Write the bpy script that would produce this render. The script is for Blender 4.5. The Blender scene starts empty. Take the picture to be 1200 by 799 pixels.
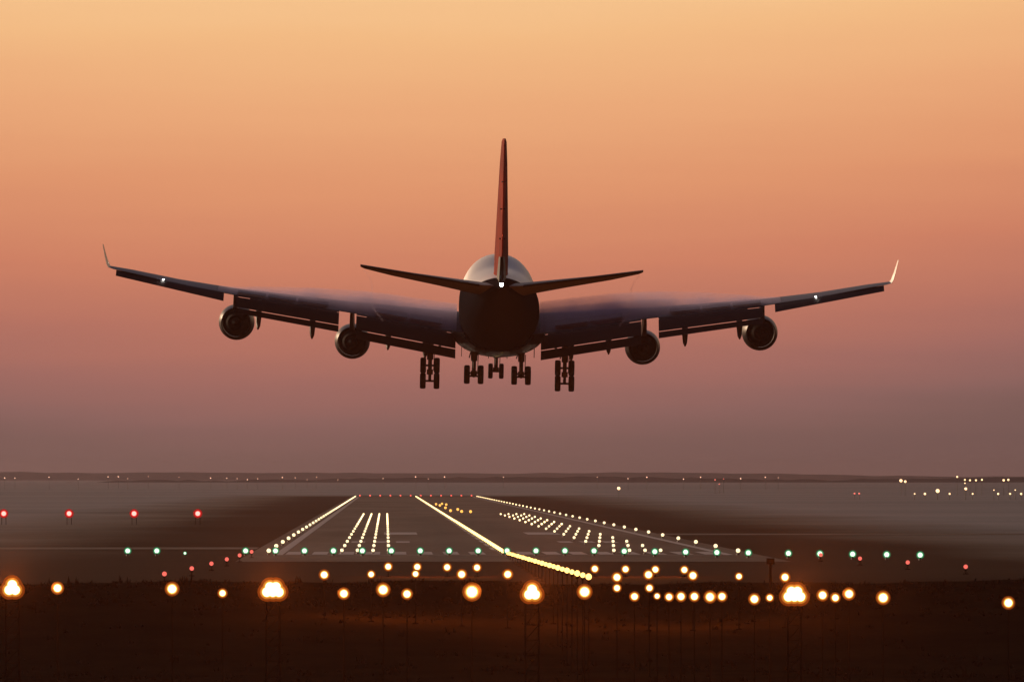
import bpy, bmesh, math, random
from mathutils import Vector, Matrix
R = math.radians
rnd = random.Random(7)
S = bpy.context.scene
COL = S.collection

# ------------------------------------------------------------------ camera
F = 10050.0            # focal length in 1200-px-wide pixels (a 300 mm lens)
HC = 7.6               # eye height above the runway
cd = bpy.data.cameras.new('camera'); cam = bpy.data.objects.new('camera', cd); COL.objects.link(cam)
cd.sensor_width = 36.0; cd.lens = 36.0*F/1200.0; cd.clip_start = 1.0; cd.clip_end = 60000.0
cam.location = (0, 0, HC)
cam.rotation_euler = (R(90)+math.atan(159.5/F), 0, -math.atan(148/F))
S.camera = cam

# ------------------------------------------------------------------ view
S.view_settings.view_transform = 'Standard'; S.view_settings.look = 'None'
S.view_settings.exposure = 0.0; S.view_settings.gamma = 1.0; S.view_settings.use_curve_mapping = False
S.cycles.volume_bounces = 0
S.cycles.max_bounces = 6
S.cycles.sample_clamp_indirect = 3.0

def lin(c):
    return tuple(((v/255.0)/12.92 if v/255.0 <= 0.04045 else ((v/255.0+0.055)/1.055)**2.4) for v in c)

# ------------------------------------------------------------------ world: dusk sky
W = bpy.data.worlds.new('World'); S.world = W; W.use_nodes = True
nt = W.node_tree; N = nt.nodes; L = nt.links
for n in list(N): N.remove(n)
def nd(t, **k):
    n = N.new(t)
    for a, b in k.items(): setattr(n, a, b)
    return n
def mth(op, a, b=None, c=None, clamp=False):
    n = nd('ShaderNodeMath', operation=op, use_clamp=clamp)
    for i, v in enumerate((a, b, c)):
        if v is None: continue
        if isinstance(v, (int, float)): n.inputs[i].default_value = v
        else: L.new(v, n.inputs[i])
    return n.outputs[0]
tc = nd('ShaderNodeTexCoord'); sp = nd('ShaderNodeSeparateXYZ'); L.new(tc.outputs['Generated'], sp.inputs[0])
dx, dy, dz = sp.outputs
SUN_AZ, SUN_EL = R(-34), R(13)      # from straight down the runway, towards the left
nz = nd('ShaderNodeTexNoise'); nz.inputs['Scale'].default_value = 1.0; nz.inputs['Detail'].default_value = 4
mp = nd('ShaderNodeMapping'); mp.inputs['Scale'].default_value = (18, 18, 260); L.new(tc.outputs['Generated'], mp.inputs[0]); L.new(mp.outputs[0], nz.inputs['Vector'])
wob = mth('MULTIPLY', mth('SUBTRACT', nz.outputs['Fac'], 0.5), 0.004)
zel = mth('ADD', mth('SUBTRACT', mth('SUBTRACT', dz, mth('MULTIPLY', dx, 0.03)), mth('MINIMUM', mth('MULTIPLY', mth('POWER', mth('ABSOLUTE', mth('SUBTRACT', dx, 0.015)), 2.0), 0.9), 0.006)), wob)
low = nd('ShaderNodeValToRGB')
L.new(mth('DIVIDE', zel, 0.060, clamp=True), low.inputs['Fac'])
stops = [(0.00, (119,90,86)), (0.05,(126,94,89)), (0.10,(141,101,96)), (0.18,(163,108,99)), (0.27,(184,116,99)), (0.40,(208,130,101)),
         (0.55,(225,151,110)), (0.70,(236,170,122)), (0.85,(244,188,133)), (1.0,(250,204,150))]
cr = low.color_ramp
while len(cr.elements) < len(stops): cr.elements.new(0.5)
for e, (p, c) in zip(cr.elements, stops): e.position = p; e.color = (*lin(c), 1)
hi = nd('ShaderNodeValToRGB')
L.new(mth('MAXIMUM', dz, 0.0), hi.inputs['Fac'])
hs = [(0.0,(1.0,.60,.30)), (0.06,(.95,.55,.28)), (0.16,(.85,.60,.42)), (0.35,(.40,.36,.44)), (0.7,(.14,.17,.30)), (1.0,(.08,.11,.22))]
cr = hi.color_ramp
while len(cr.elements) < len(hs): cr.elements.new(0.5)
for e, (p, c) in zip(cr.elements, hs): e.position = p; e.color = (*c, 1)
sky = nd('ShaderNodeTexSky', sky_type='NISHITA', sun_disc=False, sun_elevation=R(1.5), sun_rotation=SUN_AZ)
skm = nd('ShaderNodeVectorMath', operation='SCALE'); L.new(sky.outputs[0], skm.inputs[0]); skm.inputs['Scale'].default_value = 0.02
hi2 = nd('ShaderNodeVectorMath', operation='ADD'); L.new(hi.outputs[0], hi2.inputs[0]); L.new(skm.outputs[0], hi2.inputs[1])
mx = nd('ShaderNodeMix', data_type='RGBA')
mr = nd('ShaderNodeMapRange', interpolation_type='SMOOTHSTEP'); mr.inputs['From Min'].default_value = 0.058; mr.inputs['From Max'].default_value = 0.12
L.new(dz, mr.inputs['Value']); L.new(mr.outputs[0], mx.inputs['Factor'])
L.new(low.outputs[0], mx.inputs['A']); L.new(hi2.outputs[0], mx.inputs['B'])
# the afterglow sits ahead; the sky behind the viewer is already night
fw = mth('ADD', mth('MULTIPLY', dx, math.sin(SUN_AZ)*0.6), mth('MULTIPLY', dy, math.cos(SUN_AZ*0.6)))
fr = nd('ShaderNodeMapRange', interpolation_type='SMOOTHSTEP'); fr.inputs['From Min'].default_value = 0.05; fr.inputs['From Max'].default_value = 0.85
fr.inputs['To Min'].default_value = 0.012; fr.inputs['To Max'].default_value = 1.0
L.new(fw, fr.inputs['Value'])
fin = nd('ShaderNodeVectorMath', operation='SCALE'); L.new(mx.outputs['Result'], fin.inputs[0]); L.new(fr.outputs[0], fin.inputs['Scale'])
bg = nd('ShaderNodeBackground'); bg.inputs['Strength'].default_value = 1.0
L.new(fin.outputs[0], bg.inputs['Color'])
wo = nd('ShaderNodeOutputWorld'); L.new(bg.outputs[0], wo.inputs[0])

# ------------------------------------------------------------------ sun: last glow, ahead and left
sl = bpy.data.lights.new('sun', 'SUN'); sl.energy = 2.6; sl.angle = R(6); sl.color = (1.0, .66, .42)
so = bpy.data.objects.new('sun', sl); COL.objects.link(so)
sd = Vector((math.sin(SUN_AZ)*math.cos(SUN_EL), math.cos(SUN_AZ)*math.cos(SUN_EL), math.sin(SUN_EL)))
so.rotation_euler = sd.to_track_quat('Z', 'Y').to_euler(); so.location = (0, 0, 300)

# ================================================================== helpers
def mat(name, base=(.5,.5,.5), rough=.5, metal=0, spec=.5, coat=0, emit=None, strength=0, noise=None, sample=True):
    m = bpy.data.materials.new(name); m.use_nodes = True
    t = m.node_tree; b = t.nodes['Principled BSDF']
    b.inputs['Base Color'].default_value = (*base, 1); b.inputs['Roughness'].default_value = rough
    b.inputs['Metallic'].default_value = metal; b.inputs['Specular IOR Level'].default_value = spec
    b.inputs['Coat Weight'].default_value = coat
    if emit:
        b.inputs['Emission Color'].default_value = (*emit, 1); b.inputs['Emission Strength'].default_value = strength
        m.cycles.emission_sampling = 'FRONT' if sample else 'NONE'
    if noise:
        sc, amt = noise
        co = t.nodes.new('ShaderNodeTexCoord'); n = t.nodes.new('ShaderNodeTexNoise'); n.inputs['Scale'].default_value = sc; n.inputs['Detail'].default_value = 5
        t.links.new(co.outputs['Object'], n.inputs['Vector'])
        r = t.nodes.new('ShaderNodeValToRGB')
        r.color_ramp.elements[0].position = .3; r.color_ramp.elements[1].position = .7
        r.color_ramp.elements[0].color = (*[c*(1-amt) for c in base], 1); r.color_ramp.elements[1].color = (*[min(1, c*(1+amt)) for c in base], 1)
        t.links.new(n.outputs['Fac'], r.inputs[0]); t.links.new(r.outputs[0], b.inputs['Base Color'])
    return m

class MB:
    """collects shapes into one mesh"""
    def __init__(s): s.v = []; s.f = []; s.m = []
    def add(s, vs, fs, mi=0):
        o = len(s.v); s.v += [tuple(v) for v in vs]; s.f += [tuple(i+o for i in f) for f in fs]; s.m += [mi]*len(fs)
    def box(s, c, d, mi=0, rx=0, rz=0):
        M = Matrix.Rotation(rz, 3, 'Z') @ Matrix.Rotation(rx, 3, 'X')
        vs = [Vector(c)+M@Vector((sx*d[0]/2, sy*d[1]/2, sz*d[2]/2)) for sx in (-1,1) for sy in (-1,1) for sz in (-1,1)]
        s.add(vs, [(0,1,3,2),(4,6,7,5),(0,4,5,1),(2,3,7,6),(0,2,6,4),(1,5,7,3)], mi)
    def tube(s, a, b, r0, r1=None, n=8, mi=0):
        r1 = r0 if r1 is None else r1
        a = Vector(a); b = Vector(b); d = (b-a).normalized()
        u = d.orthogonal().normalized(); w = d.cross(u)
        vs = [a+(u*math.cos(2*math.pi*i/n)+w*math.sin(2*math.pi*i/n))*r0 for i in range(n)]
        vs += [b+(u*math.cos(2*math.pi*i/n)+w*math.sin(2*math.pi*i/n))*r1 for i in range(n)]
        s.add(vs, [(i,(i+1)%n,n+(i+1)%n,n+i) for i in range(n)]+[tuple(range(n-1,-1,-1)), tuple(range(n,2*n))], mi)
    def lathe(s, c, prof, axis='Y', n=24, mi=0, cap=True):
        """prof: list of (t, r) along the axis"""
        vs = []
        for t, r in prof:
            for i in range(n):
                a = 2*math.pi*i/n; p, q = r*math.cos(a), r*math.sin(a)
                vs.append({'Y': (c[0]+p, c[1]+t, c[2]+q), 'Z': (c[0]+p, c[1]+q, c[2]+t), 'X': (c[0]+t, c[1]+p, c[2]+q)}[axis])
        fs = [(j*n+i, j*n+(i+1)%n, (j+1)*n+(i+1)%n, (j+1)*n+i) for j in range(len(prof)-1) for i in range(n)]
        if cap: fs += [tuple(range(n-1,-1,-1)), tuple(range((len(prof)-1)*n, len(prof)*n))]
        s.add(vs, fs, mi)
    def ball(s, c, r, n=8, mi=0, sz=1.0):
        k = max(3, n//2)
        vs = []
        for j in range(k+1):
            p = math.pi*(j+.0)/k
            rr = max(r*math.sin(p), r*.02)
            for i in range(n):
                a = 2*math.pi*i/n; vs.append((c[0]+rr*math.cos(a), c[1]+rr*math.sin(a), c[2]+r*sz*math.cos(p)))
        s.add(vs, [(j*n+i, (j+1)*n+i, (j+1)*n+(i+1)%n, j*n+(i+1)%n) for j in range(k) for i in range(n)]+[tuple(range(n)), tuple(range(k*n+n-1, k*n-1, -1))], mi)
    def mesh(s, name, mats, smooth=False):
        me = bpy.data.meshes.new(name); me.from_pydata(s.v, [], s.f)
        for m in (mats if isinstance(mats, (list, tuple)) else [mats]): me.materials.append(m)
        me.polygons.foreach_set('material_index', s.m)
        bm = bmesh.new(); bm.from_mesh(me); bmesh.ops.recalc_face_normals(bm, faces=bm.faces); bm.to_mesh(me); bm.free()
        if smooth:
            me.polygons.foreach_set('use_smooth', [True]*len(me.polygons))
            try: me.set_sharp_from_angle(angle=R(35))
            except Exception: pass
        return me
    def build(s, name, mats, parent=None, smooth=False, loc=(0,0,0)):
        o = bpy.data.objects.new(name, s.mesh(name, mats, smooth)); COL.objects.link(o); o.location = loc
        if parent: o.parent = parent
        return o
def tag(o, label=None, cat=None, group=None, kind=None):
    if label: o['label'] = label
    if cat: o['category'] = cat
    if group: o['group'] = group
    if kind: o['kind'] = kind
    return o
def empty(name, loc=(0,0,0)):
    o = bpy.data.objects.new(name, None); o.empty_display_size = .5; COL.objects.link(o); o.location = loc; return o
def copy_tree(o, parent=None):
    c = o.copy(); COL.objects.link(c); c.parent = parent
    for ch in list(o.children):
        copy_tree(ch, c)
    return c
def sX(px, d): return (px-452.0)*d/F            # lateral metres of a bearing measured at distance d
def sZ(py, d): return HC-(py-559.0)*d/F
ORD = ['first','second','third','fourth','fifth','sixth','seventh','eighth','ninth','tenth','eleventh','twelfth','thirteenth','fourteenth',
       'fifteenth','sixteenth','seventeenth','eighteenth','nineteenth','twentieth']
TENS = {2:'twenty',3:'thirty',4:'forty'}
def ordn(i):
    n = i+1
    if n <= 20: return ORD[i]
    if n % 10 == 0: return TENS[n//10][:-1]+'ieth'
    return TENS[n//10]+'-'+ORD[n % 10-1]

CX = 11.5              # runway centreline east of the viewer
HW = 22.9              # half width to the edge lamps
TH = 833.0             # distance of the threshold
END = 3290.0

# ================================================================== haze
hz = MB(); hz.box((0, 12480, 20.0), (26000, 25100, 54.0))
hm = bpy.data.materials.new('haze'); hm.use_nodes = True
t = hm.node_tree
for n in list(t.nodes): t.nodes.remove(n)
pv = t.nodes.new('ShaderNodeVolumePrincipled'); pv.inputs['Color'].default_value = (.28,.23,.27,1)
pv.inputs['Density'].default_value = 0.000035; pv.inputs['Anisotropy'].default_value = 0.8
ou = t.nodes.new('ShaderNodeOutputMaterial'); t.links.new(pv.outputs[0], ou.inputs['Volume'])
haze = hz.build('haze', hm); tag(haze, kind='stuff')

# ================================================================== ground
def ground_mat(name, a, b, sc, rough, spec, stretch=(1,1,1), bump=0.0):
    m = bpy.data.materials.new(name); m.use_nodes = True
    t = m.node_tree; p = t.nodes['Principled BSDF']; nn = t.nodes; l = t.links
    co = nn.new('ShaderNodeNewGeometry'); mp = nn.new('ShaderNodeMapping'); mp.inputs['Scale'].default_value = stretch
    l.new(co.outputs['Position'], mp.inputs[0])
    n1 = nn.new('ShaderNodeTexNoise'); n1.inputs['Scale'].default_value = sc; n1.inputs['Detail'].default_value = 6; l.new(mp.outputs[0], n1.inputs['Vector'])
    n2 = nn.new('ShaderNodeTexNoise'); n2.inputs['Scale'].default_value = sc*14; n2.inputs['Detail'].default_value = 4; l.new(mp.outputs[0], n2.inputs['Vector'])
    av = nn.new('ShaderNodeMath'); av.operation = 'MULTIPLY_ADD'; l.new(n2.outputs['Fac'], av.inputs[0]); av.inputs[1].default_value = .35; 
    s2 = nn.new('ShaderNodeMath'); s2.operation = 'MULTIPLY'; l.new(n1.outputs['Fac'], s2.inputs[0]); s2.inputs[1].default_value = .65
    l.new(s2.outputs[0], av.inputs[2])
    r = nn.new('ShaderNodeValToRGB'); r.color_ramp.elements[0].position = .38; r.color_ramp.elements[1].position = .62
    r.color_ramp.elements[0].color = (*a, 1); r.color_ramp.elements[1].color = (*b, 1)
    l.new(av.outputs[0], r.inputs[0]); l.new(r.outputs[0], p.inputs['Base Color'])
    p.inputs['Roughness'].default_value = rough; p.inputs['Specular IOR Level'].default_value = spec
    mr = nn.new('ShaderNodeMapRange'); mr.inputs['From Min'].default_value = .35; mr.inputs['From Max'].default_value = .65
    mr.inputs['To Min'].default_value = spec*.5; mr.inputs['To Max'].default_value = spec*1.3
    l.new(av.outputs[0], mr.inputs['Value']); l.new(mr.outputs[0], p.inputs['Specular IOR Level'])
    if bump:
        bp = nn.new('ShaderNodeBump'); bp.inputs['Strength'].default_value = bump; l.new(n2.outputs['Fac'], bp.inputs['Height']); l.new(bp.outputs[0], p.inputs['Normal'])
    return m
M_field = ground_mat('damp_fields', (.018,.011,.009), (.046,.026,.021), .0045, .76, .16, (.4,1,1))
M_field.node_tree.nodes['Principled BSDF'].inputs['Specular Tint'].default_value = (1,.74,.68,1)
M_strip = ground_mat('mown_grass_strip', (.010,.008,.004), (.022,.016,.008), .02, .9, .04, (1,.35,1))
M_tarmac = ground_mat('tarmac', (.055,.032,.022), (.075,.045,.032), .05, .9, .06, (1,.15,1))
t = M_field.node_tree; p_ = t.nodes['Principled BSDF']; nn = t.nodes; l_ = t.links
def mm(op, a, b=None):
    n = nn.new('ShaderNodeMath'); n.operation = op
    for i, v in enumerate((a, b)):
        if v is None: continue
        if isinstance(v, (int, float)): n.inputs[i].default_value = v
        else: l_.new(v, n.inputs[i])
    return n.outputs[0]
gp = nn.new('ShaderNodeNewGeometry'); sx = nn.new('ShaderNodeSeparateXYZ'); l_.new(gp.outputs['Position'], sx.inputs[0])
mpp = nn.new('ShaderNodeMapping'); mpp.inputs['Scale'].default_value = (.03,.008,1); l_.new(gp.outputs['Position'], mpp.inputs[0])
nz_ = nn.new('ShaderNodeTexNoise'); nz_.inputs['Scale'].default_value = 1.0; nz_.inputs['Detail'].default_value = 5; l_.new(mpp.outputs[0], nz_.inputs['Vector'])
ax = mm('ADD', mm('ABSOLUTE', mm('SUBTRACT', sx.outputs['X'], 11.5)), mm('MULTIPLY', mm('SUBTRACT', nz_.outputs['Fac'], .5), 30.0))
ms = nn.new('ShaderNodeMapRange'); ms.interpolation_type = 'SMOOTHSTEP'; ms.inputs['From Min'].default_value = 38; ms.inputs['From Max'].default_value = 90; l_.new(ax, ms.inputs['Value'])
fy = nn.new('ShaderNodeMapRange'); fy.interpolation_type = 'SMOOTHSTEP'; fy.inputs['From Min'].default_value = 3300; fy.inputs['From Max'].default_value = 3700; l_.new(sx.outputs['Y'], fy.inputs['Value'])
msk = mm('MAXIMUM', ms.outputs[0], fy.outputs[0])
oc = p_.inputs['Base Color'].links[0].from_socket; os_ = p_.inputs['Specular IOR Level'].links[0].from_socket
mc = nn.new('ShaderNodeMix'); mc.data_type = 'RGBA'; l_.new(msk, mc.inputs['Factor']); mc.inputs['A'].default_value = (.030,.014,.006,1); l_.new(oc, mc.inputs['B']); l_.new(mc.outputs['Result'], p_.inputs['Base Color'])
l_.new(mm('MULTIPLY', os_, mm('ADD', mm('MULTIPLY', msk, .97), .03)), p_.inputs['Specular IOR Level'])
l_.new(mm('SUBTRACT', 1.0, mm('MULTIPLY', msk, .4)), p_.inputs['Roughness'])
t = M_tarmac.node_tree; p_ = t.nodes['Principled BSDF']; nn = t.nodes; l_ = t.links
gp = nn.new('ShaderNodeNewGeometry'); sx = nn.new('ShaderNodeSeparateXYZ'); l_.new(gp.outputs['Position'], sx.inputs[0])
ax = mm('ABSOLUTE', mm('SUBTRACT', mm('ABSOLUTE', mm('SUBTRACT', sx.outputs['X'], 11.5)), 4.0))
rx_ = nn.new('ShaderNodeMapRange'); rx_.interpolation_type = 'SMOOTHSTEP'; rx_.inputs['From Min'].default_value = 6; rx_.inputs['From Max'].default_value = 0; l_.new(ax, rx_.inputs['Value'])
ry_ = nn.new('ShaderNodeMapRange'); ry_.interpolation_type = 'SMOOTHSTEP'; ry_.inputs['From Min'].default_value = 1900; ry_.inputs['From Max'].default_value = 1150; l_.new(sx.outputs['Y'], ry_.inputs['Value'])
rk = mm('MULTIPLY', mm('MULTIPLY', rx_.outputs[0], ry_.outputs[0]), .75)
oc = p_.inputs['Base Color'].links[0].from_socket
mc = nn.new('ShaderNodeMix'); mc.data_type = 'RGBA'; l_.new(rk, mc.inputs['Factor']); l_.new(oc, mc.inputs['A']); mc.inputs['B'].default_value = (.010,.009,.009,1); l_.new(mc.outputs['Result'], p_.inputs['Base Color'])
M_scrub = ground_mat('rough_scrub', (.005,.004,.003), (.012,.009,.005), .15, 1, .0)
BROW = 612.0
def gz(x, y):
    """ground height: level airfield, a bank down towards the viewer, low rough ground in front"""
    brow = BROW + 10*math.sin(x*.021+1.1) + 4*math.sin(x*.083)
    k = min(1, max(0, (brow-y)/75.0)); k = k*k*(3-2*k)
    z = -4.6*k
    z += .25*math.sin(x*.11+y*.07)*k
    if y < 700: z += (.10*math.sin(x*.31)+.08*math.sin(x*.13+2)+.05*math.sin(x*.83+1))*max(0, 1-abs(y-brow)/26.)
    return z
def grid_sheet(xs, ys, zoff=0):
    m = MB(); vs = [(x, y, gz(x, y)+zoff) for y in ys for x in xs]; n = len(xs)
    m.add(vs, [(j*n+i, j*n+i+1, (j+1)*n+i+1, (j+1)*n+i) for j in range(len(ys)-1) for i in range(n-1)])
    return m
ys = [-60, 0, 150, 300, 400]+[460+6*i for i in range(39)]+[700, 760, 833, 1000, 1300, 1800, 2500, 4000, 7000, 12000, 24900]
xs = [-12900, -6000, -2500, -900, -400, -200]+[-120+2*i for i in range(180)]+[300, 500, 900, 2500, 6000, 12900]
g = grid_sheet(xs, ys)
gm = MB(); gm.v = g.v; gm.f = g.f
gm.m = [1 if gm.v[f[0]][1] < BROW+10 else 0 for f in gm.f]
ground = gm.build('ground', [M_field, M_scrub], smooth=True); tag(ground, kind='structure')
def sheet(name, m, x0, x1, y0, y1, z):
    b = MB(); n = 24
    for i in range(n):
        a = y0+(y1-y0)*i/n; c = y0+(y1-y0)*(i+1)/n
        b.add([(x0,a,z),(x1,a,z),(x1,c,z),(x0,c,z)], [(0,1,2,3)])
    o = b.build(name, m); tag(o, kind='structure'); return o
sheet('runway', M_tarmac, CX-25, CX+25, TH-62, END+30, .03)
# runway paint
M_paint = mat('runway_paint', (.13,.09,.07), .6, noise=(.6,.35))
pb = MB()
def quad(b, x0, x1, y0, y1, z=.045): b.add([(x0,y0,z),(x1,y0,z),(x1,y1,z),(x0,y1,z)], [(0,1,2,3)])
for s in (-1, 1):
    for k in range(8):
        x = CX+s*(2.4+2.6*k); quad(pb, x-.75, x+.75, TH+8, TH+38)
    quad(pb, CX+s*22-.45, CX+s*22+.45, TH+4, END)
    for k in range(3): quad(pb, CX+s*(9.5+2.6*k)-.8, CX+s*(9.5+2.6*k)+.8, TH+160, TH+182)
    quad(pb, CX+s*9.5-2.2, CX+s*9.5+2.2, TH+300, TH+345)
for k in range(44): quad(pb, CX-.45, CX+.45, TH+60+50*k+.0, TH+90+50*k)
quad(pb, CX-22, CX+22, TH+2.4, TH+4)
rp = pb.build('runway_markings', M_paint); tag(rp, kind='structure')
# cross taxiways and the apron road, seen as thin streaks at this grazing angle
for i, (x0, x1, y0, y1) in enumerate([(-420, CX-25.2, 905, 930), (CX+25.2, 460, 1130, 1158)]):
    sheet('taxiway', M_tarmac, x0, x1, y0, y1, .022)

# ================================================================== far country
M_far = mat('far_woodland', (.03,.032,.03), 1, spec=0, noise=(.01,.4))
def ridge(name, d, depth, x0, x1, hfun, step):
    b = MB(); n = int((x1-x0)/step)
    rows = [(0, 0.0), (.25, .8), (.5, 1.0), (1, 0.0)]
    vs = []
    for t_, k in rows:
        for i in range(n+1):
            x = x0+step*i; vs.append((x, d+depth*t_, -0.5+hfun(x+37*t_)*k))
    b.add(vs, [(j*(n+1)+i, j*(n+1)+i+1, (j+1)*(n+1)+i+1, (j+1)*(n+1)+i) for j in range(3) for i in range(n)])
    o = b.build(name, M_far, smooth=False); return o
def fb(x, s, ph=0): return sum(math.sin(x/s*k+ph*k+1.7*k*k)/k for k in (1, 2.3, 4.1, 7.7))
r1 = random.Random(3)
nz1 = [r1.random() for _ in range(4000)]
def rough(x, st): 
    i = x/st; a = math.floor(i); f_ = i-a; return nz1[int(a) % 4000]*(1-f_)+nz1[(int(a)+1) % 4000]*f_
hills = ridge('hills', 21000, 1500, -8200, 9000, lambda x: 20+8*fb(x, 1300, 2)+3*rough(x, 60), 20); tag(hills, kind='structure')
wood3 = ridge('woodland_belt', 12500, 260, -4800, 5400, lambda x: max(.3, 1.5+5*fb(x, 460, 5)+3*rough(x, 18)), 7); tag(wood3, 'nearer thin belt of trees below the horizon haze', 'woodland', kind='stuff')

# ================================================================== lamps
def emis(name, c, s, sample=True): return mat(name, (.02,.02,.02), .4, emit=c, strength=s, sample=sample)
E_app = emis('approach_lamp_filament', (1.0,.84,.40), 4.5, False)
E_big = emis('approach_cluster_filament', (1.0,.88,.46), 6, False)
HALO_AMB = [emis('amber_halo_inner', (1.0,.66,.17), 1.5, False), emis('amber_halo_middle', (1.0,.32,.03), .62, False), emis('amber_halo_outer', (1.0,.15,.01), .20, False)]  # glare round the amber bulbs, put in as fading emissive rings
E_line = emis('approach_line_lamp_glow', (1.0,.62,.16), 3.0, False)
E_cl = emis('centreline_lamp_glow', (1.0,.68,.22), 3.4, False)
E_clf = emis('far_centreline_lamp_glow', (1.0,.64,.22), 4.2, False)
E_ed = emis('edge_lamp_glow', (1.0,.78,.44), 1.8, False)
E_edf = emis('far_edge_lamp_glow', (1.0,.72,.36), 3.2, False)
E_gr = emis('threshold_lamp_filament', (.82,1.0,.74), 1.8, False)
HALO_GR = [emis('green_halo_inner', (.22,.85,.42), .62, False), emis('green_halo_outer', (.01,.42,.17), .26, False)]  # green glare painted as two dim glowing rings
E_red = emis('red_lamp_filament', (1.0,.50,.42), 1.6, False)
HALO_RED = [emis('red_halo_inner', (1.0,.06,.05), .95, False), emis('red_halo_outer', (1.0,.01,.014), .40, False)]  # red glare painted as two dim glowing rings
E_redf = emis('red_side_lamp_glow', (1.0,.16,.12), 1.15, False)
E_rend = emis('runway_end_lamp_glow', (1.0,.10,.07), 1.6, False)
E_yel = emis('yellow_lamp_glow', (1.0,.45,.08), 1.8, False)
E_far = emis('far_street_lamp_glow', (1.0,.55,.36), 2.4, False)
E_farb = emis('far_bright_lamp_glow', (1.0,.62,.30), 2.6, False)
E_farr = emis('far_red_lamp_glow', (1.0,.16,.12), 1.3, False)
M_post = mat('lamp_post_paint', (.004,.003,.002), 1, spec=0)
M_metal = mat('galvanised_metal', (.12,.12,.12), .5, metal=.6)

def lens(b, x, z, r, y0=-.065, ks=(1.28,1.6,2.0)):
    """a bulb with its glare halo painted as wider, dimmer emissive rings (materials 1, 2, 3)"""
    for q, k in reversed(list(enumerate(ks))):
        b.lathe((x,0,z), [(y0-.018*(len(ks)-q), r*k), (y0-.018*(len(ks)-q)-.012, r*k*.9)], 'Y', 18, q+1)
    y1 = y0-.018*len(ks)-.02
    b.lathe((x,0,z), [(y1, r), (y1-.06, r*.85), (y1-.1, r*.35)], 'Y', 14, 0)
def own_light(parent, power, z, col=(1.0,.20,.02), y=-.35, x=0):
    """the lamp's own beam: a soft-edged cone aimed down the approach and a little up"""
    l_ = bpy.data.lights.new('lamp_beam', 'SPOT'); l_.energy = power; l_.color = col; l_.shadow_soft_size = .2; l_.spot_size = R(24); l_.spot_blend = 1.0
    o = bpy.data.objects.new('lamp_beam', l_); COL.objects.link(o); o.parent = parent; o.location = (x, y, z); o.rotation_euler = (R(95), 0, R(180)); return o
def spill_light(parent, power, z):
    """stray light that leaves the lamp sideways and falls on the grass round its post"""
    l_ = bpy.data.lights.new('lamp_spill', 'POINT'); l_.energy = power; l_.color = (1.0,.20,.02); l_.shadow_soft_size = .3
    o = bpy.data.objects.new('lamp_spill', l_); COL.objects.link(o); o.parent = parent; o.location = (0, .1, z+.35); return o
def inset_proto(name, E, r, h=.18, parts=True, halo_rings=None):
    """low runway lamp: base can, collar, glass dome"""
    b = MB(); b.tube((0,0,0), (0,0,h*.55), .16, .12, 10); b.tube((0,0,h*.55), (0,0,h), .07, .07, 8)
    g_ = MB(); g_.ball((0,0,h+r*.8), r, 10)
    if halo_rings: g_ = MB(); lens(g_, 0, h+r*.8, r, 0, (1.35,1.8))  # bulb with painted glare rings in place of the dome
    if parts:
        root = b.build(name, M_metal, smooth=True); g_.build('lamp_glass', [E]+halo_rings if halo_rings else E, root, smooth=True)
    else:
        b.add(g_.v, g_.f, 1); root = b.build(name, [M_metal, E], smooth=True)
    return root
def post_proto(name, E, r, h, halo_rings=None, ks=(1.28,1.6,2.0)):
    """lamp on a frangible post, head facing down the approach"""
    b = MB(); b.box((0,0,.04), (.4,.4,.08)); b.tube((0,0,.06), (0,0,h-r-.12), .035, .03, 8); b.tube((0,0,h-r-.14), (0,0,h-r-.02), .09, .09, 8)
    root = b.build(name, M_post)
    k = 1.9 if halo_rings else 1.0
    hd = MB(); hd.lathe((0,0,h), [(.26, .05), (.22, r*.55*k), (.10, r*.9*k), (-.06, r*1.06*k)], 'Y', 16); hd.build('lamp_housing', M_metal, root, smooth=True)
    g_ = MB()
    if halo_rings: lens(g_, 0, h, r, ks=ks)  # this glass mesh also carries the glowing glare rings
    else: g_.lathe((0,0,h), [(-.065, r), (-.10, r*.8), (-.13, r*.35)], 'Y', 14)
    g_.build('lamp_glass', [E]+halo_rings if halo_rings else E, root, smooth=True)
    return root
def place(proto, used, x, y, z, label, cat, group):
    o = proto if not used[0] else copy_tree(proto)
    used[0] = True; o.location = (x, y, z); tag(o, label, cat, group); return o
def series(proto):
    u = [False]
    return lambda *a: place(proto, u, *a)

# --- centreline
s_near = series(inset_proto('centreline_light', E_cl, .19)); s_far = series(inset_proto('centreline_light', E_clf, .17, parts=False))
n = int((END-TH)/15)
for k in range(n):
    y = TH+8+15*k
    lab = f'{ordn(k)} lamp from the near end of the runway centreline' if k < 20 else 'small warm lamp merged into the far solid streak of the runway centreline'
    (s_near if k < 40 else s_far)(CX, y, .035, lab, 'runway lamp', 'runway centreline lamps')
# --- edges
for s, side in ((-1,'left'), (1,'right')):
    a = series(inset_proto('runway_edge_light', E_ed, .21, .25)); b = series(inset_proto('runway_edge_light', E_edf, .19, .25, parts=False))
    n = int((END-TH)/57)
    for k in range(n):
        lab = f'{ordn(k)} white lamp from the near end of the {side} runway edge' if k < 20 else f'small white lamp in the far merged end of the {side} runway edge row'
        (a if k < 20 else b)(CX+s*HW, TH+4+57*k, .035, lab, 'runway lamp', f'{side} runway edge lamps')
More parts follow.
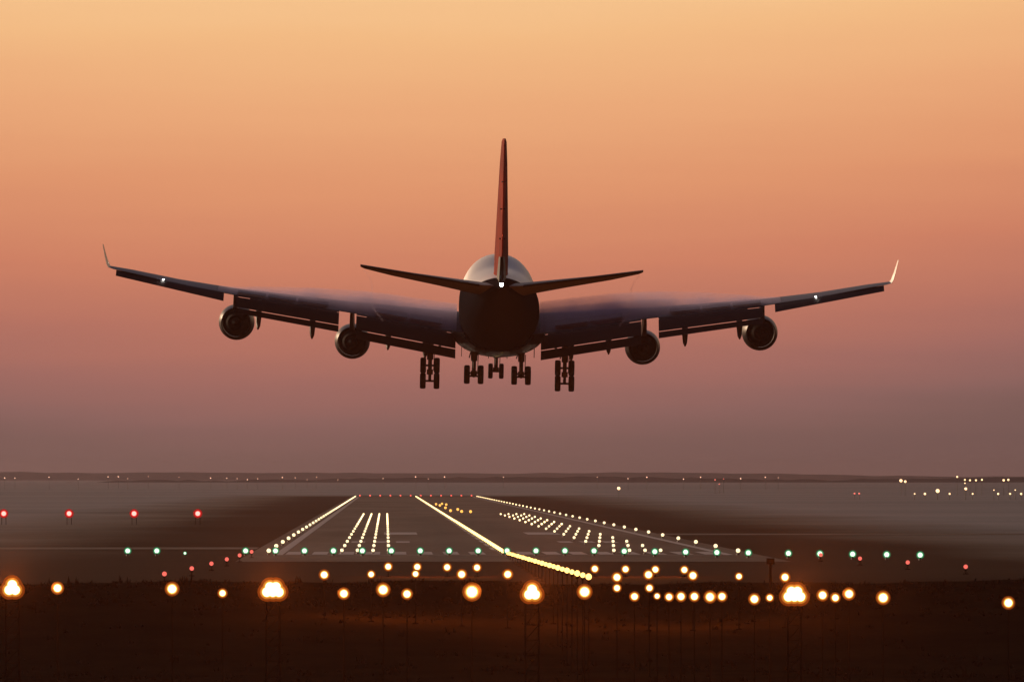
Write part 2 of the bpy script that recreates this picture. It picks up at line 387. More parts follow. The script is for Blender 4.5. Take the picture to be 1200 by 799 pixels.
# --- touchdown zone barrettes
for s, side in ((-1,'left'), (1,'right')):
    a = series(inset_proto('touchdown_zone_light', E_ed, .17)); b = series(inset_proto('touchdown_zone_light', E_edf, .17, parts=False))
    for k in range(15):
        for j in range(4):
            w = ('innermost','second inner','second outer','outermost')[j]
            (a if k < 8 else b)(CX+s*(11.2+1.55*j), TH+20+60*k, .035, f'{w} lamp of the {ordn(k)} touchdown bar on the {side} side', 'runway lamp', f'{side} touchdown zone lamps')
# --- threshold and wing bars
thx = [150, 184, 217, 288]+[323+33.9*k for k in range(17)]+[908, 941, 975, 1010, 1044]
a = series(inset_proto('threshold_light', E_gr, .21, .3, halo_rings=HALO_GR))
for i, px in enumerate(thx):
    sag = .5*max(0, (px-700)/345.)
    o = a(sX(px, TH-3), TH-3-46*max(0,(px-690)/355.), gz(0, TH)+.03, f'green threshold lamp, {ordn(i)} from the left', 'threshold lamp', 'green threshold lamps')
    if i == 2: o.scale = (.5,.5,.5)
# --- runway end
a = series(inset_proto('runway_end_light', E_rend, .30, .3))
for i in range(12):
    a(CX-HW+1.5+i*3.9, END+8, .03, f'faint red lamp across the far runway end, {ordn(i)} from the left', 'runway lamp', 'red runway end lamps')
# --- rapid exit lamps
a = series(inset_proto('taxiway_exit_light', E_yel, .30, .2))
for i, (px, py) in enumerate([(511,592.5),(515.5,594),(522,597),(528,600.5),(536.5,599),(541,601.5),(551.5,601.8),(523,593),(518,592)]):
    d = HC*F/(py-559.0)
    a(sX(px, d), d, .03, f'amber exit lamp right of the centreline far down, {ordn(i)} of the cluster', 'taxiway lamp', 'amber taxiway exit lamps')
# --- slope indicator (four reds)
b = MB(); 
def papi():
    b = MB()
    for sx in (-.35,.35):
        for sy in (-.3,.3): b.tube((sx,sy,0), (sx,sy,1.55), .035, .035, 6)
    root = b.build('approach_slope_light', M_post)
    h = MB(); h.box((0,.05,1.8), (1.15,.86,.9)); h.box((0,.05,2.27), (1.2,.8,.03)); h.build('lamp_housing', M_post, root)
    g_ = MB()
    lens(g_, 0, 1.8, .36, y0=-.39, ks=(1.4,2.0))  # red bulb plus the rings that imitate its glare
    g_.build('lamp_glass', [E_red]+HALO_RED, root)
    return root
a = series(papi())
for i, px in enumerate((5, 81.5, 157.5, 232)):
    a(sX(px, 1375), 1375, 0, f'red slope indicator lamp box left of the runway, {ordn(i)} from the left', 'lamp', 'red slope indicator lamps')
# --- red side rows ahead of the threshold
a = series(post_proto('red_side_row_light', E_redf, .17, .6))
left = [(295,657),(281,662),(266,667),(248,671),(225,675),(193,680)]; right = [(925,662),(962,669),(1008,674),(1064,679),(1132,682)]
for side, arr in (('left',left),('right',right)):
    for i, (px, py) in enumerate(arr):
        d = TH-25-i*(37 if side == 'left' else 34)
        top = sZ(py, d); base = 0
        o = a(sX(px, d), d, top-.6, f'red lamp in the {side} side row before the threshold, {ordn(i)} from the far end', 'approach lamp', f'{side} red side row lamps')
        if top-.6 > .05:
            m = MB(); m.tube((0,0,-(top-.6)), (0,0,.02), .07, .06, 8); m.build('stilt', M_post, o)
        elif top-.6 < 0: o.location.z = 0
# --- approach lamps: posts whose heads sit in level rows
def app_post(x, y, ztop, r, E, label, group, name='approach_light', halo_rings=True):
    zb = gz(x, y)-.03
    h = max(.5, ztop-zb)
    o = post_proto(name, E, r*.80, h, halo_rings=HALO_AMB if halo_rings else None)
    gl = (900 if 640 < y < 700 and halo_rings else (1800 if 560 < y < 600 else (1300 if y < 560 and r > .2 else 0)))
    o.location = (x, y, zb)
    if gl: spill_light(o, gl, h)
    if r > .2 and y < 600: own_light(o, 1.0e4 if r > .24 else 4e3, h)
    return tag(o, label, 'approach lamp', group)
for k in range(12):
    y = TH-28-29*k; t_ = (k+1)/12.0
    b_z = .35+1.62*t_
    app_post(CX, y, b_z, .22, E_line, f'amber approach lamp in the slanting line, {ordn(k)} from the threshold', 'approach centreline lamps', halo_rings=False)
    if k < 11:
        app_post(CX, y-14.5, .35+1.62*(t_+.04), .19, E_line, f'amber lamp between posts of the slanting approach line, {ordn(k)} from the threshold', 'approach centreline lamps', halo_rings=False)
rb = [455, 489, 524, 559, 697, 733, 768, 802]
for i, px in enumerate(rb):
    d = 655; app_post(sX(px, d), d, sZ(663.5+(px-455)*.011, d), .23, E_app, f'amber lamp on the farther approach crossbar, {ordn(i)} from the left', 'farther approach crossbar lamps')
for i, px in enumerate((487, 524, 559, 697, 800, 733)):
    pass
rc = [(380,673),(435,672.5),(487,672),(541,672.5),(595,672.5),(723,676),(760,673),(812,674),(866,675),(920,676)]
for i, (px, py) in enumerate(rc):
    d = 584; app_post(sX(px, d), d, sZ(py, d), .19 if px in (435,866,487) else .24, E_app, f'amber lamp on the middle approach crossbar, {ordn(i)} from the left', 'middle approach crossbar lamps')
rd = [(68,688.5,.22),(202,689.5,.26),(261,694.5,.18),(403,695,.21),(449,690.5,.26),(477,695.5,.21),(553,693,.32),(685,693,.28),(723,688.5,.17),(761,688.5,.17),
      (743.5,698.5,.18),(770,698,.14),(784,699,.17),(798,698.5,.2),(813.7,698.5,.2),(832,699,.22),(846,698.5,.2),(884,701.5,.22),(902,700,.15),(964,697,.22),(979,700,.19),(995,695.5,.22),(1035,700,.26),(1182,706,.24)]
rd.sort()
for i, (px, py, r) in enumerate(rd):
    d = 470 + (8 if i % 3 else -14)
    app_post(sX(px, d), d, sZ(py, d), r, E_app, f'amber lamp on a tall mast of the nearest row, {ordn(i)} from the left', 'nearest approach row lamps', 'approach_mast_light')
def cluster(x, y, ztop, n, label):
    zb = gz(x, y)-.03; h = ztop-zb
    b = MB()
    for s in (-.35,.35): b.tube((s,0,0), (s,0,h-.35), .06, .045, 8)
    for k in range(int(h/.8)):
        z0 = .3+.8*k
        if z0+.8 < h-.35: b.tube((-.35,0,z0), (.35,0,z0+.8), .022, .022, 6)
        b.tube((-.35,0,z0), (.35,0,z0), .022, .022, 6)
    b.box((0,.02,h-.36), (n*.5+.2,.1,.1)); b.box((0,0,.04), (1.1,.5,.1))
    root = b.build('approach_lamp_mast', M_post); root.location = (x, y, zb)
    offs = [((k-(n-1)/2)*.31, 0) for k in range(n)]+[((k-(n-2)/2)*.31, .27) for k in range(n-1)]
    for q_, (ox, oz) in enumerate(offs):
        hd = MB(); hd.lathe((ox,0,h+oz-.12), [(.24,.05),(.2,.14),(.08,.22),(-.06,.26)], 'Y', 14); ho = hd.build('lamp_housing', M_metal, root, smooth=True)
        g_ = MB(); lens(g_, ox, h+oz-.12, .22, y0=-.065-.0015*q_, ks=(1.25,1.7,2.3)); g_.build('lamp_glass', [E_big]+HALO_AMB, ho, smooth=True)  # each bulb wears its own emissive glare rings
    own_light(root, 1.3e5, h+.1); spill_light(root, 3500, h+.4)
    return tag(root, label, 'approach lamp', 'bright lamp clusters of the nearest row')
for px, py, n, lab in ((15,688,2,'bright amber lamp cluster on a lattice mast at the far left'),
                       (320,690.5,3,'widest bright amber lamp cluster, on a mast below the left runway edge'),
                       (623.5,693.5,2,'bright amber lamp cluster on a mast straight below the airliner'),
                       (931,696,3,'bright amber lamp cluster right of the short dark post')):
    cluster(sX(px, 450), 450, sZ(py, 450), n, lab)
# dark post beside the right-hand green lamps
m = MB(); dd = 600; xx = sX(903, dd); zt = sZ(654, dd); zb = gz(xx, dd)
m.box((0,0,.05), (.5,.5,.1)); m.tube((0,0,0), (0,0,zt-zb-.35), .11, .09, 8); m.box((0,0,zt-zb-.2), (.55,.35,.42))
o = m.build('monitor_post', mat('dark_post', (.004,.003,.003), 1, spec=0), loc=(xx, dd, zb)); tag(o, 'dark instrument post with a box on top among the right-hand lamps', 'post')

# ================================================================== far lamps
def far_lamp(px, py, d, E, r, label, group, cat='street lamp'):
    x = sX(px, d); z = sZ(py, d); b = MB(); h = max(z, 2.0)
    b.tube((0,0,0), (0,0,h), .12, .07, 6); b.tube((0,0,h), (0,-1.0,h+.1), .06, .05, 6)
    root = b.build('far_street_lamp', M_metal, loc=(x, d, 0))
    g_ = MB(); g_.ball((0,-1.1,h), r, 8); g_.build('lamp_glass', E, root, smooth=True)
    return tag(root, label, cat, group)
rr = random.Random(11)
lx = [6,18,58,92,127,139,150,174,210,247,266,278,290,302,331,346,360,371,396,449,487,502,521,590,700,736,758,801,821,868,897,912]
for i, px in enumerate(lx):
    far_lamp(px, 559.5+rr.uniform(-1.3,2.4), 5200+rr.uniform(-200,600), E_far, rr.uniform(.16,.34), f'faint far town lamp along the horizon haze, {ordn(i)} from the left', 'far town lamps on the horizon')
bl = [(725,572,.42),(1056,563,.5),(1061,564,.4),(1099,575,.5),(1122,558.5,.3),(1131,562,.28),(1137,562.5,.3),(1144,562.5,.3),(1151,562,.3),(1132,572.5,.36),(1176.5,562.5,.36),(1182,562,.34),
      (1072,583,.18),(1084,583,.3),(1113,581.5,.24),(1140,583,.22),(1170,583,.26),(1184,583,.24),(1197,582.5,.28),(1131,566,.2),(1165,574,.15),(1190,574,.15)]
bl.sort()
for i, (px, py, r) in enumerate(bl):
    d = 2900 if py > 570 else 3600
    far_lamp(px, py, d, E_farb, r*1.3, 'lone yellow lamp in the dark fields right of the runway' if px == 725 else f'warm apron lamp on the right in the haze, {ordn(i)} from the left', 'far apron lamps on the right' if px != 725 else None)
for i, (px, py, r) in enumerate([(1001.5,579,.3),(1007,579.3,.3),(838,562,.3),(843,567,.25),(848,561,.2)]):
    far_lamp(px, py, 2950 if py > 570 else 4000, E_farr, r, f'small red obstruction lamp far right in the haze, {ordn(i)} of five', 'far red obstruction lamps', 'obstruction lamp')

# ================================================================== scrub on the bank
M_bush = mat('scrub_leaves', (.008,.007,.004), 1, spec=0, noise=(.7,.5))
b = MB()
rs = random.Random(5)
for i in range(2600):
    x = rs.uniform(-60, 95); y = rs.choice([rs.uniform(BROW-26, BROW+8), rs.uniform(500, BROW)])
    z = gz(x, y); h = rs.uniform(.12,.4)*(1.7 if rs.random() < .06 else 1)
    for k in range(5):
        a = rs.uniform(0, 6.28); w = rs.uniform(.05,.14); l_ = rs.uniform(.05,.35)
        p = Vector((x+rs.uniform(-.35,.35), y+rs.uniform(-.3,.3), z-.03)); q = p+Vector((math.cos(a)*l_, math.sin(a)*l_, h*rs.uniform(.6,1.1)))
        u = Vector((math.cos(a+1.57)*w, math.sin(a+1.57)*w, 0))
        b.add([p-u, p+u, q], [(0,1,2)])
o = b.build('scrub', M_bush); tag(o, 'black rough grass and scrub over the bank in the foreground', 'scrub', kind='stuff')

# ================================================================== airliner
M_white = mat('white_fuselage_paint', (.62,.62,.64), .45, spec=.3)
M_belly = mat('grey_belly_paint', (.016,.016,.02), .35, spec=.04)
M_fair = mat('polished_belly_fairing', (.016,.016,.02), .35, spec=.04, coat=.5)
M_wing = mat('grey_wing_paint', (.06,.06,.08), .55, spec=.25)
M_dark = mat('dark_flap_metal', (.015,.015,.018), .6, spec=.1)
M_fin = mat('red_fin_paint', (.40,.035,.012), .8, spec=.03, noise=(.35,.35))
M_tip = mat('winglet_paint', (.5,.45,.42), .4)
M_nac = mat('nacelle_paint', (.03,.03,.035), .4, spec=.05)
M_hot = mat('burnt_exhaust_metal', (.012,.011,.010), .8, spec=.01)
M_tyre = mat('tyre_rubber', (.015,.015,.016), .8)
M_gear = mat('gear_metal', (.04,.04,.045), .6)
E_nav = emis('white_position_light_glow', (1,.95,.85), 60, False)

S0 = 31.5
def Y(s): return S0-s
plane = empty('passenger_airliner')
tag(plane, 'four-engined jumbo jet landing low over the approach lamps, wheels and flaps down', 'airliner')

def interp(tab, s):
    for a, b in zip(tab, tab[1:]):
        if a[0] <= s <= b[0]:
            k = (s-a[0])/(b[0]-a[0]); return [p+(q-p)*k for p, q in zip(a[1:], b[1:])]
    return tab[-1][1:] if s > tab[-1][0] else tab[0][1:]
# s, top, bottom, half width, z of greatest width
FU = [(0,6.3,6.0,.12,6.15),(.5,6.95,5.4,.75,6.15),(1.5,7.9,4.7,1.4,6.2),(3,8.9,4.1,2.0,6.35),(5,9.9,3.7,2.55,6.5),(7,10.6,3.5,2.9,6.6),(9.5,10.9,3.4,3.15,6.65),(12,10.95,3.4,3.25,6.65),
      (20,10.95,3.4,3.25,6.65),(23,10.85,3.4,3.25,6.65),(25.5,10.5,3.4,3.25,6.65),(28,10.1,3.4,3.25,6.65),(30.5,9.95,3.4,3.25,6.65),(42,9.9,3.4,3.25,6.65),(46,9.9,3.5,3.22,6.68),
      (50,9.88,3.95,3.1,6.8),(54,9.85,4.7,2.8,7.1),(58,9.78,5.6,2.38,7.5),(62,9.7,6.6,1.85,8.0),(65,9.6,7.4,1.35,8.4),(67.5,9.5,8.1,.82,8.75),(69,9.38,8.55,.42,8.95),(69.8,9.2,8.8,.14,9.0)]
b = MB(); NS = 44; ss = []
s_ = 0
while s_ < 69.8: ss.append(s_); s_ += .35 if s_ < 3 else (1.0 if s_ < 48 or s_ < 62 else .6)
ss.append(69.8)
vs = []; fmi = []
for s_ in ss:
    tp, bt, hw, zc = interp(FU, s_)
    for i in range(NS):
        a = 2*math.pi*i/NS; c, si = math.cos(a), math.sin(a)
        e = .94
        x = hw*math.copysign(abs(c)**e, c); z = zc+(tp-zc if si > 0 else zc-bt)*math.copysign(abs(si)**e, si)
        vs.append((x, Y(s_), z))
nS = len(ss)
fs = []; mi = []
for j in range(nS-1):
    for i in range(NS):
        fs.append((j*NS+i, j*NS+(i+1)%NS, (j+1)*NS+(i+1)%NS, (j+1)*NS+i)); 
        zz = sum(vs[k][2] for k in fs[-1])/4; xx_ = abs(sum(vs[k][0] for k in fs[-1])/4)
        tp, bt, hw, zc = interp(FU, ss[j])
        mi.append(0)
b.add(vs, fs, 0); b.m = mi
b.add([vs[i] for i in range(NS)], [tuple(range(NS))], 0); b.add([vs[(nS-1)*NS+i] for i in range(NS)], [tuple(range(NS))], 1)
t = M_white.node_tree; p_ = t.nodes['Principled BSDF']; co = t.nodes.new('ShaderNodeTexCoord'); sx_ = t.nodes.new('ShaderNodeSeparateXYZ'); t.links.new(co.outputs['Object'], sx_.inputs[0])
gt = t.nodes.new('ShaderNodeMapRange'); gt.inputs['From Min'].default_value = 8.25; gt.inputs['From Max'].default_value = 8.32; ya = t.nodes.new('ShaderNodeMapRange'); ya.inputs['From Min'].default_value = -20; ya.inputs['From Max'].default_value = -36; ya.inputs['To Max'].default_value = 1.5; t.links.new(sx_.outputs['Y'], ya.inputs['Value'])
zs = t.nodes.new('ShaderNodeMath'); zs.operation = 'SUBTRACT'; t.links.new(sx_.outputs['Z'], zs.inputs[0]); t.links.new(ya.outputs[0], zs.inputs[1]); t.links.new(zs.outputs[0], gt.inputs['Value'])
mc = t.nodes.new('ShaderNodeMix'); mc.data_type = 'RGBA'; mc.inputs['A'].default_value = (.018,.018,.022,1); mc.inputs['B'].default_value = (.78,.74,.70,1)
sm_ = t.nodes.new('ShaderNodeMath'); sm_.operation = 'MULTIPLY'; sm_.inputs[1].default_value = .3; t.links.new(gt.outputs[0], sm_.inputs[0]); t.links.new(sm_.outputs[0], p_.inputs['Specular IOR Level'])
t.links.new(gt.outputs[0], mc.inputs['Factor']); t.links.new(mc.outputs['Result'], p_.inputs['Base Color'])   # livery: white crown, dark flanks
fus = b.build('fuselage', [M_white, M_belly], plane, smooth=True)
# belly fairing over the wing roots
b = MB(); vs = []; rows = [(18,.05,2.9),(20,.5,3.2),(23,.95,3.6),(27,1.1,3.85),(33,1.1,3.9),(38,1.0,3.8),(41,.7,3.5),(44,.3,3.15),(46,.04,2.8)]
for s_, dp, hw in rows:
    for i in range(17):
        a = math.pi+math.pi*i/16; vs.append((hw*math.cos(a), Y(s_), 4.9+(1.55+dp*.55)*math.sin(a)*(1 if dp > .05 else .95)))
b.add(vs, [(j*17+i, j*17+i+1, (j+1)*17+i+1, (j+1)*17+i) for j in range(len(rows)-1) for i in range(16)])
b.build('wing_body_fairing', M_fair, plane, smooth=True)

def foil(n=14, t=.12, cam_=.02):
    """closed unit section from the trailing edge over the top to the trailing edge: (x 0..1, z)"""
    up, lo = [], []
    for i in range(n+1):
        x = .5*(1-math.cos(math.pi*i/n))
        y = 5*t*(.2969*math.sqrt(x)-.126*x-.3516*x*x+.2843*x**3-.1036*x**4)
        c = cam_*4*x*(1-x)
        up.append((x, c+y)); lo.append((x, c-y))
    return list(reversed(up))+lo[1:-1]
def loft(stations, side, t_mult=1, cam_=.015, vertical=False):
    """stations: (span, s_LE, chord, z_LE, thickness, twist deg) ; twist >0 nose up"""
    b = MB(); vs = []; n = 0
    for sp, sle, ch, z, th, tw in stations:
        pr = foil(14, th, cam_); n = len(pr); tr = R(tw)
        for x, h in pr:
            yy = x*ch; hh = h*ch
            dy_ = yy*math.cos(tr)+hh*math.sin(tr)*0; dz_ = hh-yy*math.sin(tr)
            if vertical: vs.append((hh, Y(sle+yy), sp))
            else: vs.append((side*sp, Y(sle+dy_), z+dz_))
    k = len(stations)
    b.add(vs, [(j*n+i, j*n+(i+1)%n, (j+1)*n+(i+1)%n, (j+1)*n+i) for j in range(k-1) for i in range(n)]+[tuple(range(n)), tuple(range((k-1)*n, k*n))])
    return b
# wing planform  |x|: s_LE, chord, z_TE, thickness, twist
WG = [(0,18.0,17.6,4.35,.125,2.0),(3.2,20.4,15.4,4.75,.12,2.0),(6.5,23.4,13.4,5.3,.11,1.8),(9.5,26.1,11.5,5.85,.10,1.6),(12.2,28.5,9.7,6.25,.095,1.4),(16.5,32.2,8.1,6.85,.09,1.2),
      (21.4,36.5,6.6,7.55,.088,.8),(25.8,40.3,5.1,8.35,.085,.5),(29.4,43.3,3.95,9.15,.08,.3),(30.9,44.6,3.3,9.45,.07,.2),(31.25,45.1,2.7,9.55,.06,.2)]
def wing_at(x):
    sle, ch, zte, th, tw = interp(WG, x)
    return sle, ch, zte, th, tw
def flap(name, x0, x1, dz, lens, angs, gap, side, parent, m=M_dark, back=.25):
    """a slotted flap: segments one behind the other, each steeper"""
    b = MB()
    segs = []
    for x in (x0, x1):
        sle, ch, zte, th, tw = wing_at(x)
        s0, z0 = sle+ch-back, zte+dz
        row = []
        for l_, a in zip(lens, angs):
            if isinstance(l_, tuple): l_ = l_[0] if x == x0 else l_[1]
            row.append((s0, z0, l_, R(a)))
            s0 += l_*math.cos(R(a))+gap*.4; z0 -= l_*math.sin(R(a))+gap
        segs.append(row)
    for k in range(len(lens)):
        vs = []
        for x, row in ((x0, segs[0]), (x1, segs[1])):
            s0, z0, l_, a = row[k]
            pr = foil(8, .15, .02)
            for u, h in pr:
                yy, hh = u*l_, h*l_
                vs.append((side*x, Y(s0+yy*math.cos(a)+hh*math.sin(a)*-1), z0-yy*math.sin(a)+hh*math.cos(a)))
        n = len(vs)//2
        b.add(vs, [(i, (i+1)%n, n+(i+1)%n, n+i) for i in range(n)]+[tuple(range(n)), tuple(range(n, 2*n))])
    return b.build(name, m, parent, smooth=True)
def fairing(x, side, parent, drop, ln):
    sle, ch, zte, th, tw = wing_at(x)
    b = MB()
    c = Vector((side*x, 0, 0)); pts = [(-3.2,-.25,.06,.1),(-2.2,-.42,.2,.3),(-.8,-.5,.24,.38),(.4,-.72,.24,.42),(1.5,-1.2*drop,.24,.42),(2.4*ln,-1.65*drop,.19,.34),(3.0*ln,-1.9*drop,.08,.12)]
    vs = []
    for ds, dz, w, h in pts:
        for i in range(12):
            a = 2*math.pi*i/12; vs.append((side*x+w*math.cos(a), Y(sle+ch+ds), zte+dz+h*math.sin(a)))
    b.add(vs, [(j*12+i, j*12+(i+1)%12, (j+1)*12+(i+1)%12, (j+1)*12+i) for j in range(len(pts)-1) for i in range(12)]+[tuple(range(12)), tuple(range(72, 84))])
    b.build('flap_track_fairing', M_wing, parent, smooth=True)
for side in (-1, 1):
    st = []
    for x, sle, ch, zte, th, tw in WG: st.append((x, sle, ch, zte+ch*math.sin(R(tw)), th, tw))
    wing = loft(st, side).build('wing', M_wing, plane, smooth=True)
    flap('inboard_flap', 3.45, 11.5, -.02, [(.9,.9),(2.1,2.0),(1.05,.95)], [8,32,44], .07, side, wing)
    flap('outboard_flap', 12.9, 21.15, -.02, [(.7,.6),(1.75,1.45),(.75,.6)], [10,32,42], .06, side, wing)
    flap('inboard_aileron', 11.6, 12.8, .0, [.7], [4], .0, side, wing)
    flap('outboard_aileron', 22.1, 30.6, -.06, [(1.5,1.05)], [24], .0, side, wing, back=.15)
    for x, dr, ln in ((5.9,1.3,.9),(8.9,1.25,.9),(15.0,1.3,.85),(19.3,1.25,.85)): fairing(x, side, wing, dr, ln)
    # drooped leading edge flaps
    for nm, x0, x1 in (('leading_edge_flap',4.2,10.8),('leading_edge_flap',13.2,20.2),('leading_edge_flap',22.5,30.2)):
        b = MB(); vs = []
        for x in (x0, x1):
            sle, ch, zte, th, tw = wing_at(x); zle = zte+ch*math.sin(R(tw)); c_ = .09*ch+.35
            for u, w in ((0,0),(.3,.10),(.7,.08),(1,0),(.6,-.03),(.25,-.02)):
                vs.append((side*x, Y(sle+.1-u*c_*.75), zle-.05-u*c_*.7+w))
        b.add(vs, [(i,(i+1)%6,6+(i+1)%6,6+i) for i in range(6)]+[tuple(range(6)), tuple(range(6,12))])
        b.build(nm, M_wing, wing, smooth=True)
    # spoiler panels
    for x0, x1 in ((4.6,7.2),(7.4,10.0),(13.8,16.2),(16.4,18.6),(18.8,21.0)):
        b = MB(); vs = []
        for x in (x0, x1):
            sle, ch, zte, th, tw = wing_at(x)
            for u, w in ((.80,.105),(.97,.055)):
                zz = zte+(1-u)*ch*math.sin(R(tw)); vs += [(side*x, Y(sle+u*ch), zz+w*ch*.45), (side*x, Y(sle+u*ch), zz+w*ch*.45+.05)]
        b.add(vs, [(0,1,3,2),(4,6,7,5),(1,5,7,3),(0,2,6,4),(2,3,7,6),(0,4,5,1)]); b.build('spoiler', M_wing, wing)
    # winglet
    b = MB(); vs = []
    for k, (dx_, dz_, sle, ch) in enumerate([(0,0,45.0,2.8),(.14,.25,45.5,2.4),(.3,.85,46.3,1.75),(.5,1.85,47.6,.85)]):
        pr = foil(8, .09, 0)
        for u, h in pr: vs.append((side*(31.2+dx_+h*ch*.95), Y(sle+u*ch), 9.55+dz_-h*ch*.25))
        n = len(pr)
    b.add(vs, [(j*n+i, j*n+(i+1)%n, (j+1)*n+(i+1)%n, (j+1)*n+i) for j in range(3) for i in range(n)]+[tuple(range(n)), tuple(range(3*n,4*n))])
    b.build('winglet', M_tip, wing, smooth=True)
    # position light on the outer trailing edge
    x = 26.9 if side < 0 else 25.3; sle, ch, zte, th, tw = wing_at(x)
    b = MB(); b.ball((side*x, Y(sle+ch+.05), zte+.05), .075, 8, sz=.5); b.build('position_light', E_nav, wing, smooth=True)
    # engines
    for ex, es, ez in ((11.96,22.6,3.62),(21.3,31.2,5.15)):
        b = MB()
        c = (side*ex, Y(es), ez)
        b.lathe(c, [(0.0,1.18),(.12,1.32),(-.6,1.42),(-2.0,1.46),(-3.4,1.40),(-4.3,1.27),(-4.55,1.20),(-4.5,1.16),(-3.4,1.22),(-1.2,1.22),(-.2,1.17),(0.0,1.18)], 'Y', 36, cap=False)
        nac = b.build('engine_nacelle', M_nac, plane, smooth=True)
        b = MB(); b.lathe(c, [(-1.2,1.2),(-1.25,.5)], 'Y', 30, cap=True); b.build('fan_disc', M_hot, nac)
        b = MB(); b.lathe(c, [(-2.6,.9),(-3.6,.98),(-4.8,.86),(-5.9,.62),(-5.95,.55),(-5.0,.6)], 'Y', 28, cap=True); b.build('core_cowl', M_hot, nac, smooth=True)
        b = MB(); b.lathe(c, [(-5.2,.42),(-6.0,.36),(-6.6,.2),(-6.9,.04)], 'Y', 20); b.build('exhaust_cone', M_hot, nac, smooth=True)
        sle, ch, zte, th, tw = wing_at(ex); zle = zte+ch*math.sin(R(tw))
        b = MB()
        pro = [(es+1.0, ez+1.36, ez+1.2), (es+3.0, ez+1.75, ez+1.2), (sle-.2, zle+.12, ez+1.0), (sle+2.0, zle-.1, ez+1.0), (sle+ch*.55, zle-.35, zle-.75)]
        vs = []
        for s_, zt_, zb_ in pro:
            w = .2 if s_ < sle+2.2 else .12
            vs += [(side*ex-w, Y(s_), zb_), (side*ex+w, Y(s_), zb_), (side*ex+w*.8, Y(s_), zt_), (side*ex-w*.8, Y(s_), zt_)]
        b.add(vs, [(j*4+i, j*4+(i+1)%4, (j+1)*4+(i+1)%4, (j+1)*4+i) for j in range(len(pro)-1) for i in range(4)]+[(0,1,2,3), tuple(range(len(vs)-4, len(vs)))])
        b.build('pylon', M_nac, nac)
    # tailplane, trimmed leading edge down
    st = [(0,58.6,9.6,8.35,.11,-3.5),(1.4,59.7,9.0,8.45,.11,-3.5),(5,62.6,6.7,9.1,.10,-3.5),(8.5,65.4,4.5,9.7,.09,-3.5),(10.6,67.2,3.1,10.15,.08,-3.5),(10.85,67.8,2.4,10.22,.06,-3.5)]
    tp_ = loft(st, side, cam_=0).build('tailplane', M_wing, plane, smooth=True)
    b = MB(); vs = []
    for sp, sle, ch, z, th, tw in (st[1], st[4]):
        s0 = sle+ch*.99; zz = z-ch*math.sin(R(tw)) 
        for u, w in ((0,.10),(.0,-.10),(.45,-.02),(.45,.02)): vs.append((side*(sp+.3), Y(s0+u), zz+w+u*.07))
    b.add(vs, [(0,1,2,3),(4,7,6,5),(0,4,5,1),(1,5,6,2),(2,6,7,3),(3,7,4,0)]); b.build('elevator', M_dark, tp_)
# fin
st = [(9.4,51.0,15.2,0,.078,0),(9.9,53.2,13.4,0,.082,0),(11.5,55.4,11.7,0,.092,0),(15,59.2,9.1,0,.092,0),(18.5,63.0,6.5,0,.09,0),(20.1,64.8,5.0,0,.08,0),(20.35,65.6,3.9,0,.06,0)]
finb = loft(st, 1, cam_=0, vertical=True).build('tail_fin', M_fin, plane, smooth=True)
b = MB(); vs = []
for zz, s0, c_, w in ((10.0,65.6,2.0,.26),(13.9,67.1,1.6,.17),(20.0,69.2,.9,.06)):
    vs += [(-w, Y(s0), zz), (w, Y(s0), zz), (.03, Y(s0+c_), zz), (-.03, Y(s0+c_), zz)]
b.add(vs, [(j*4+i, j*4+(i+1)%4, (j+1)*4+(i+1)%4, (j+1)*4+i) for j in range(2) for i in range(4)]+[(0,1,2,3), (8,9,10,11)])
b.build('rudder', M_fin, finb)
b = MB(); vs = []
for zz, w, s0, s1 in ((9.0,.42,66.0,69.6),(9.9,.34,65.8,69.0),(11.2,.24,66.2,68.6)):
    vs += [(-w, Y(s0), zz), (w, Y(s0), zz), (w*.5, Y(s1), zz), (-w*.5, Y(s1), zz)]
b.add(vs, [(j*4+i, j*4+(i+1)%4, (j+1)*4+(i+1)%4, (j+1)*4+i) for j in range(2) for i in range(4)]+[(0,1,2,3), (8,9,10,11)])
b.build('rudder_foot', M_dark, finb)
for zz, s0, w in ((12.6,66.9,.46),(14.9,67.6,.38),(17.0,68.3,.30)):
    b = MB(); b.box((0, Y(s0), zz), (w, .5, .10)); b.box((0, Y(s0+.6), zz+.02), (w*.6, .7, .07)); b.build('rudder_hinge', M_dark, finb)
b = MB(); b.ball((0, Y(69.95), 9.08), .13, 10); b.build('tail_light', emis('tail_light_glow', (1,.97,.9), 120, False), plane, smooth=True)
b = MB(); b.lathe((0, Y(69.2), 9.0), [(-.75,.18),(-.74,.14),(-.1,.14)], 'Y', 14, cap=True); b.build('auxiliary_exhaust', M_hot, plane)
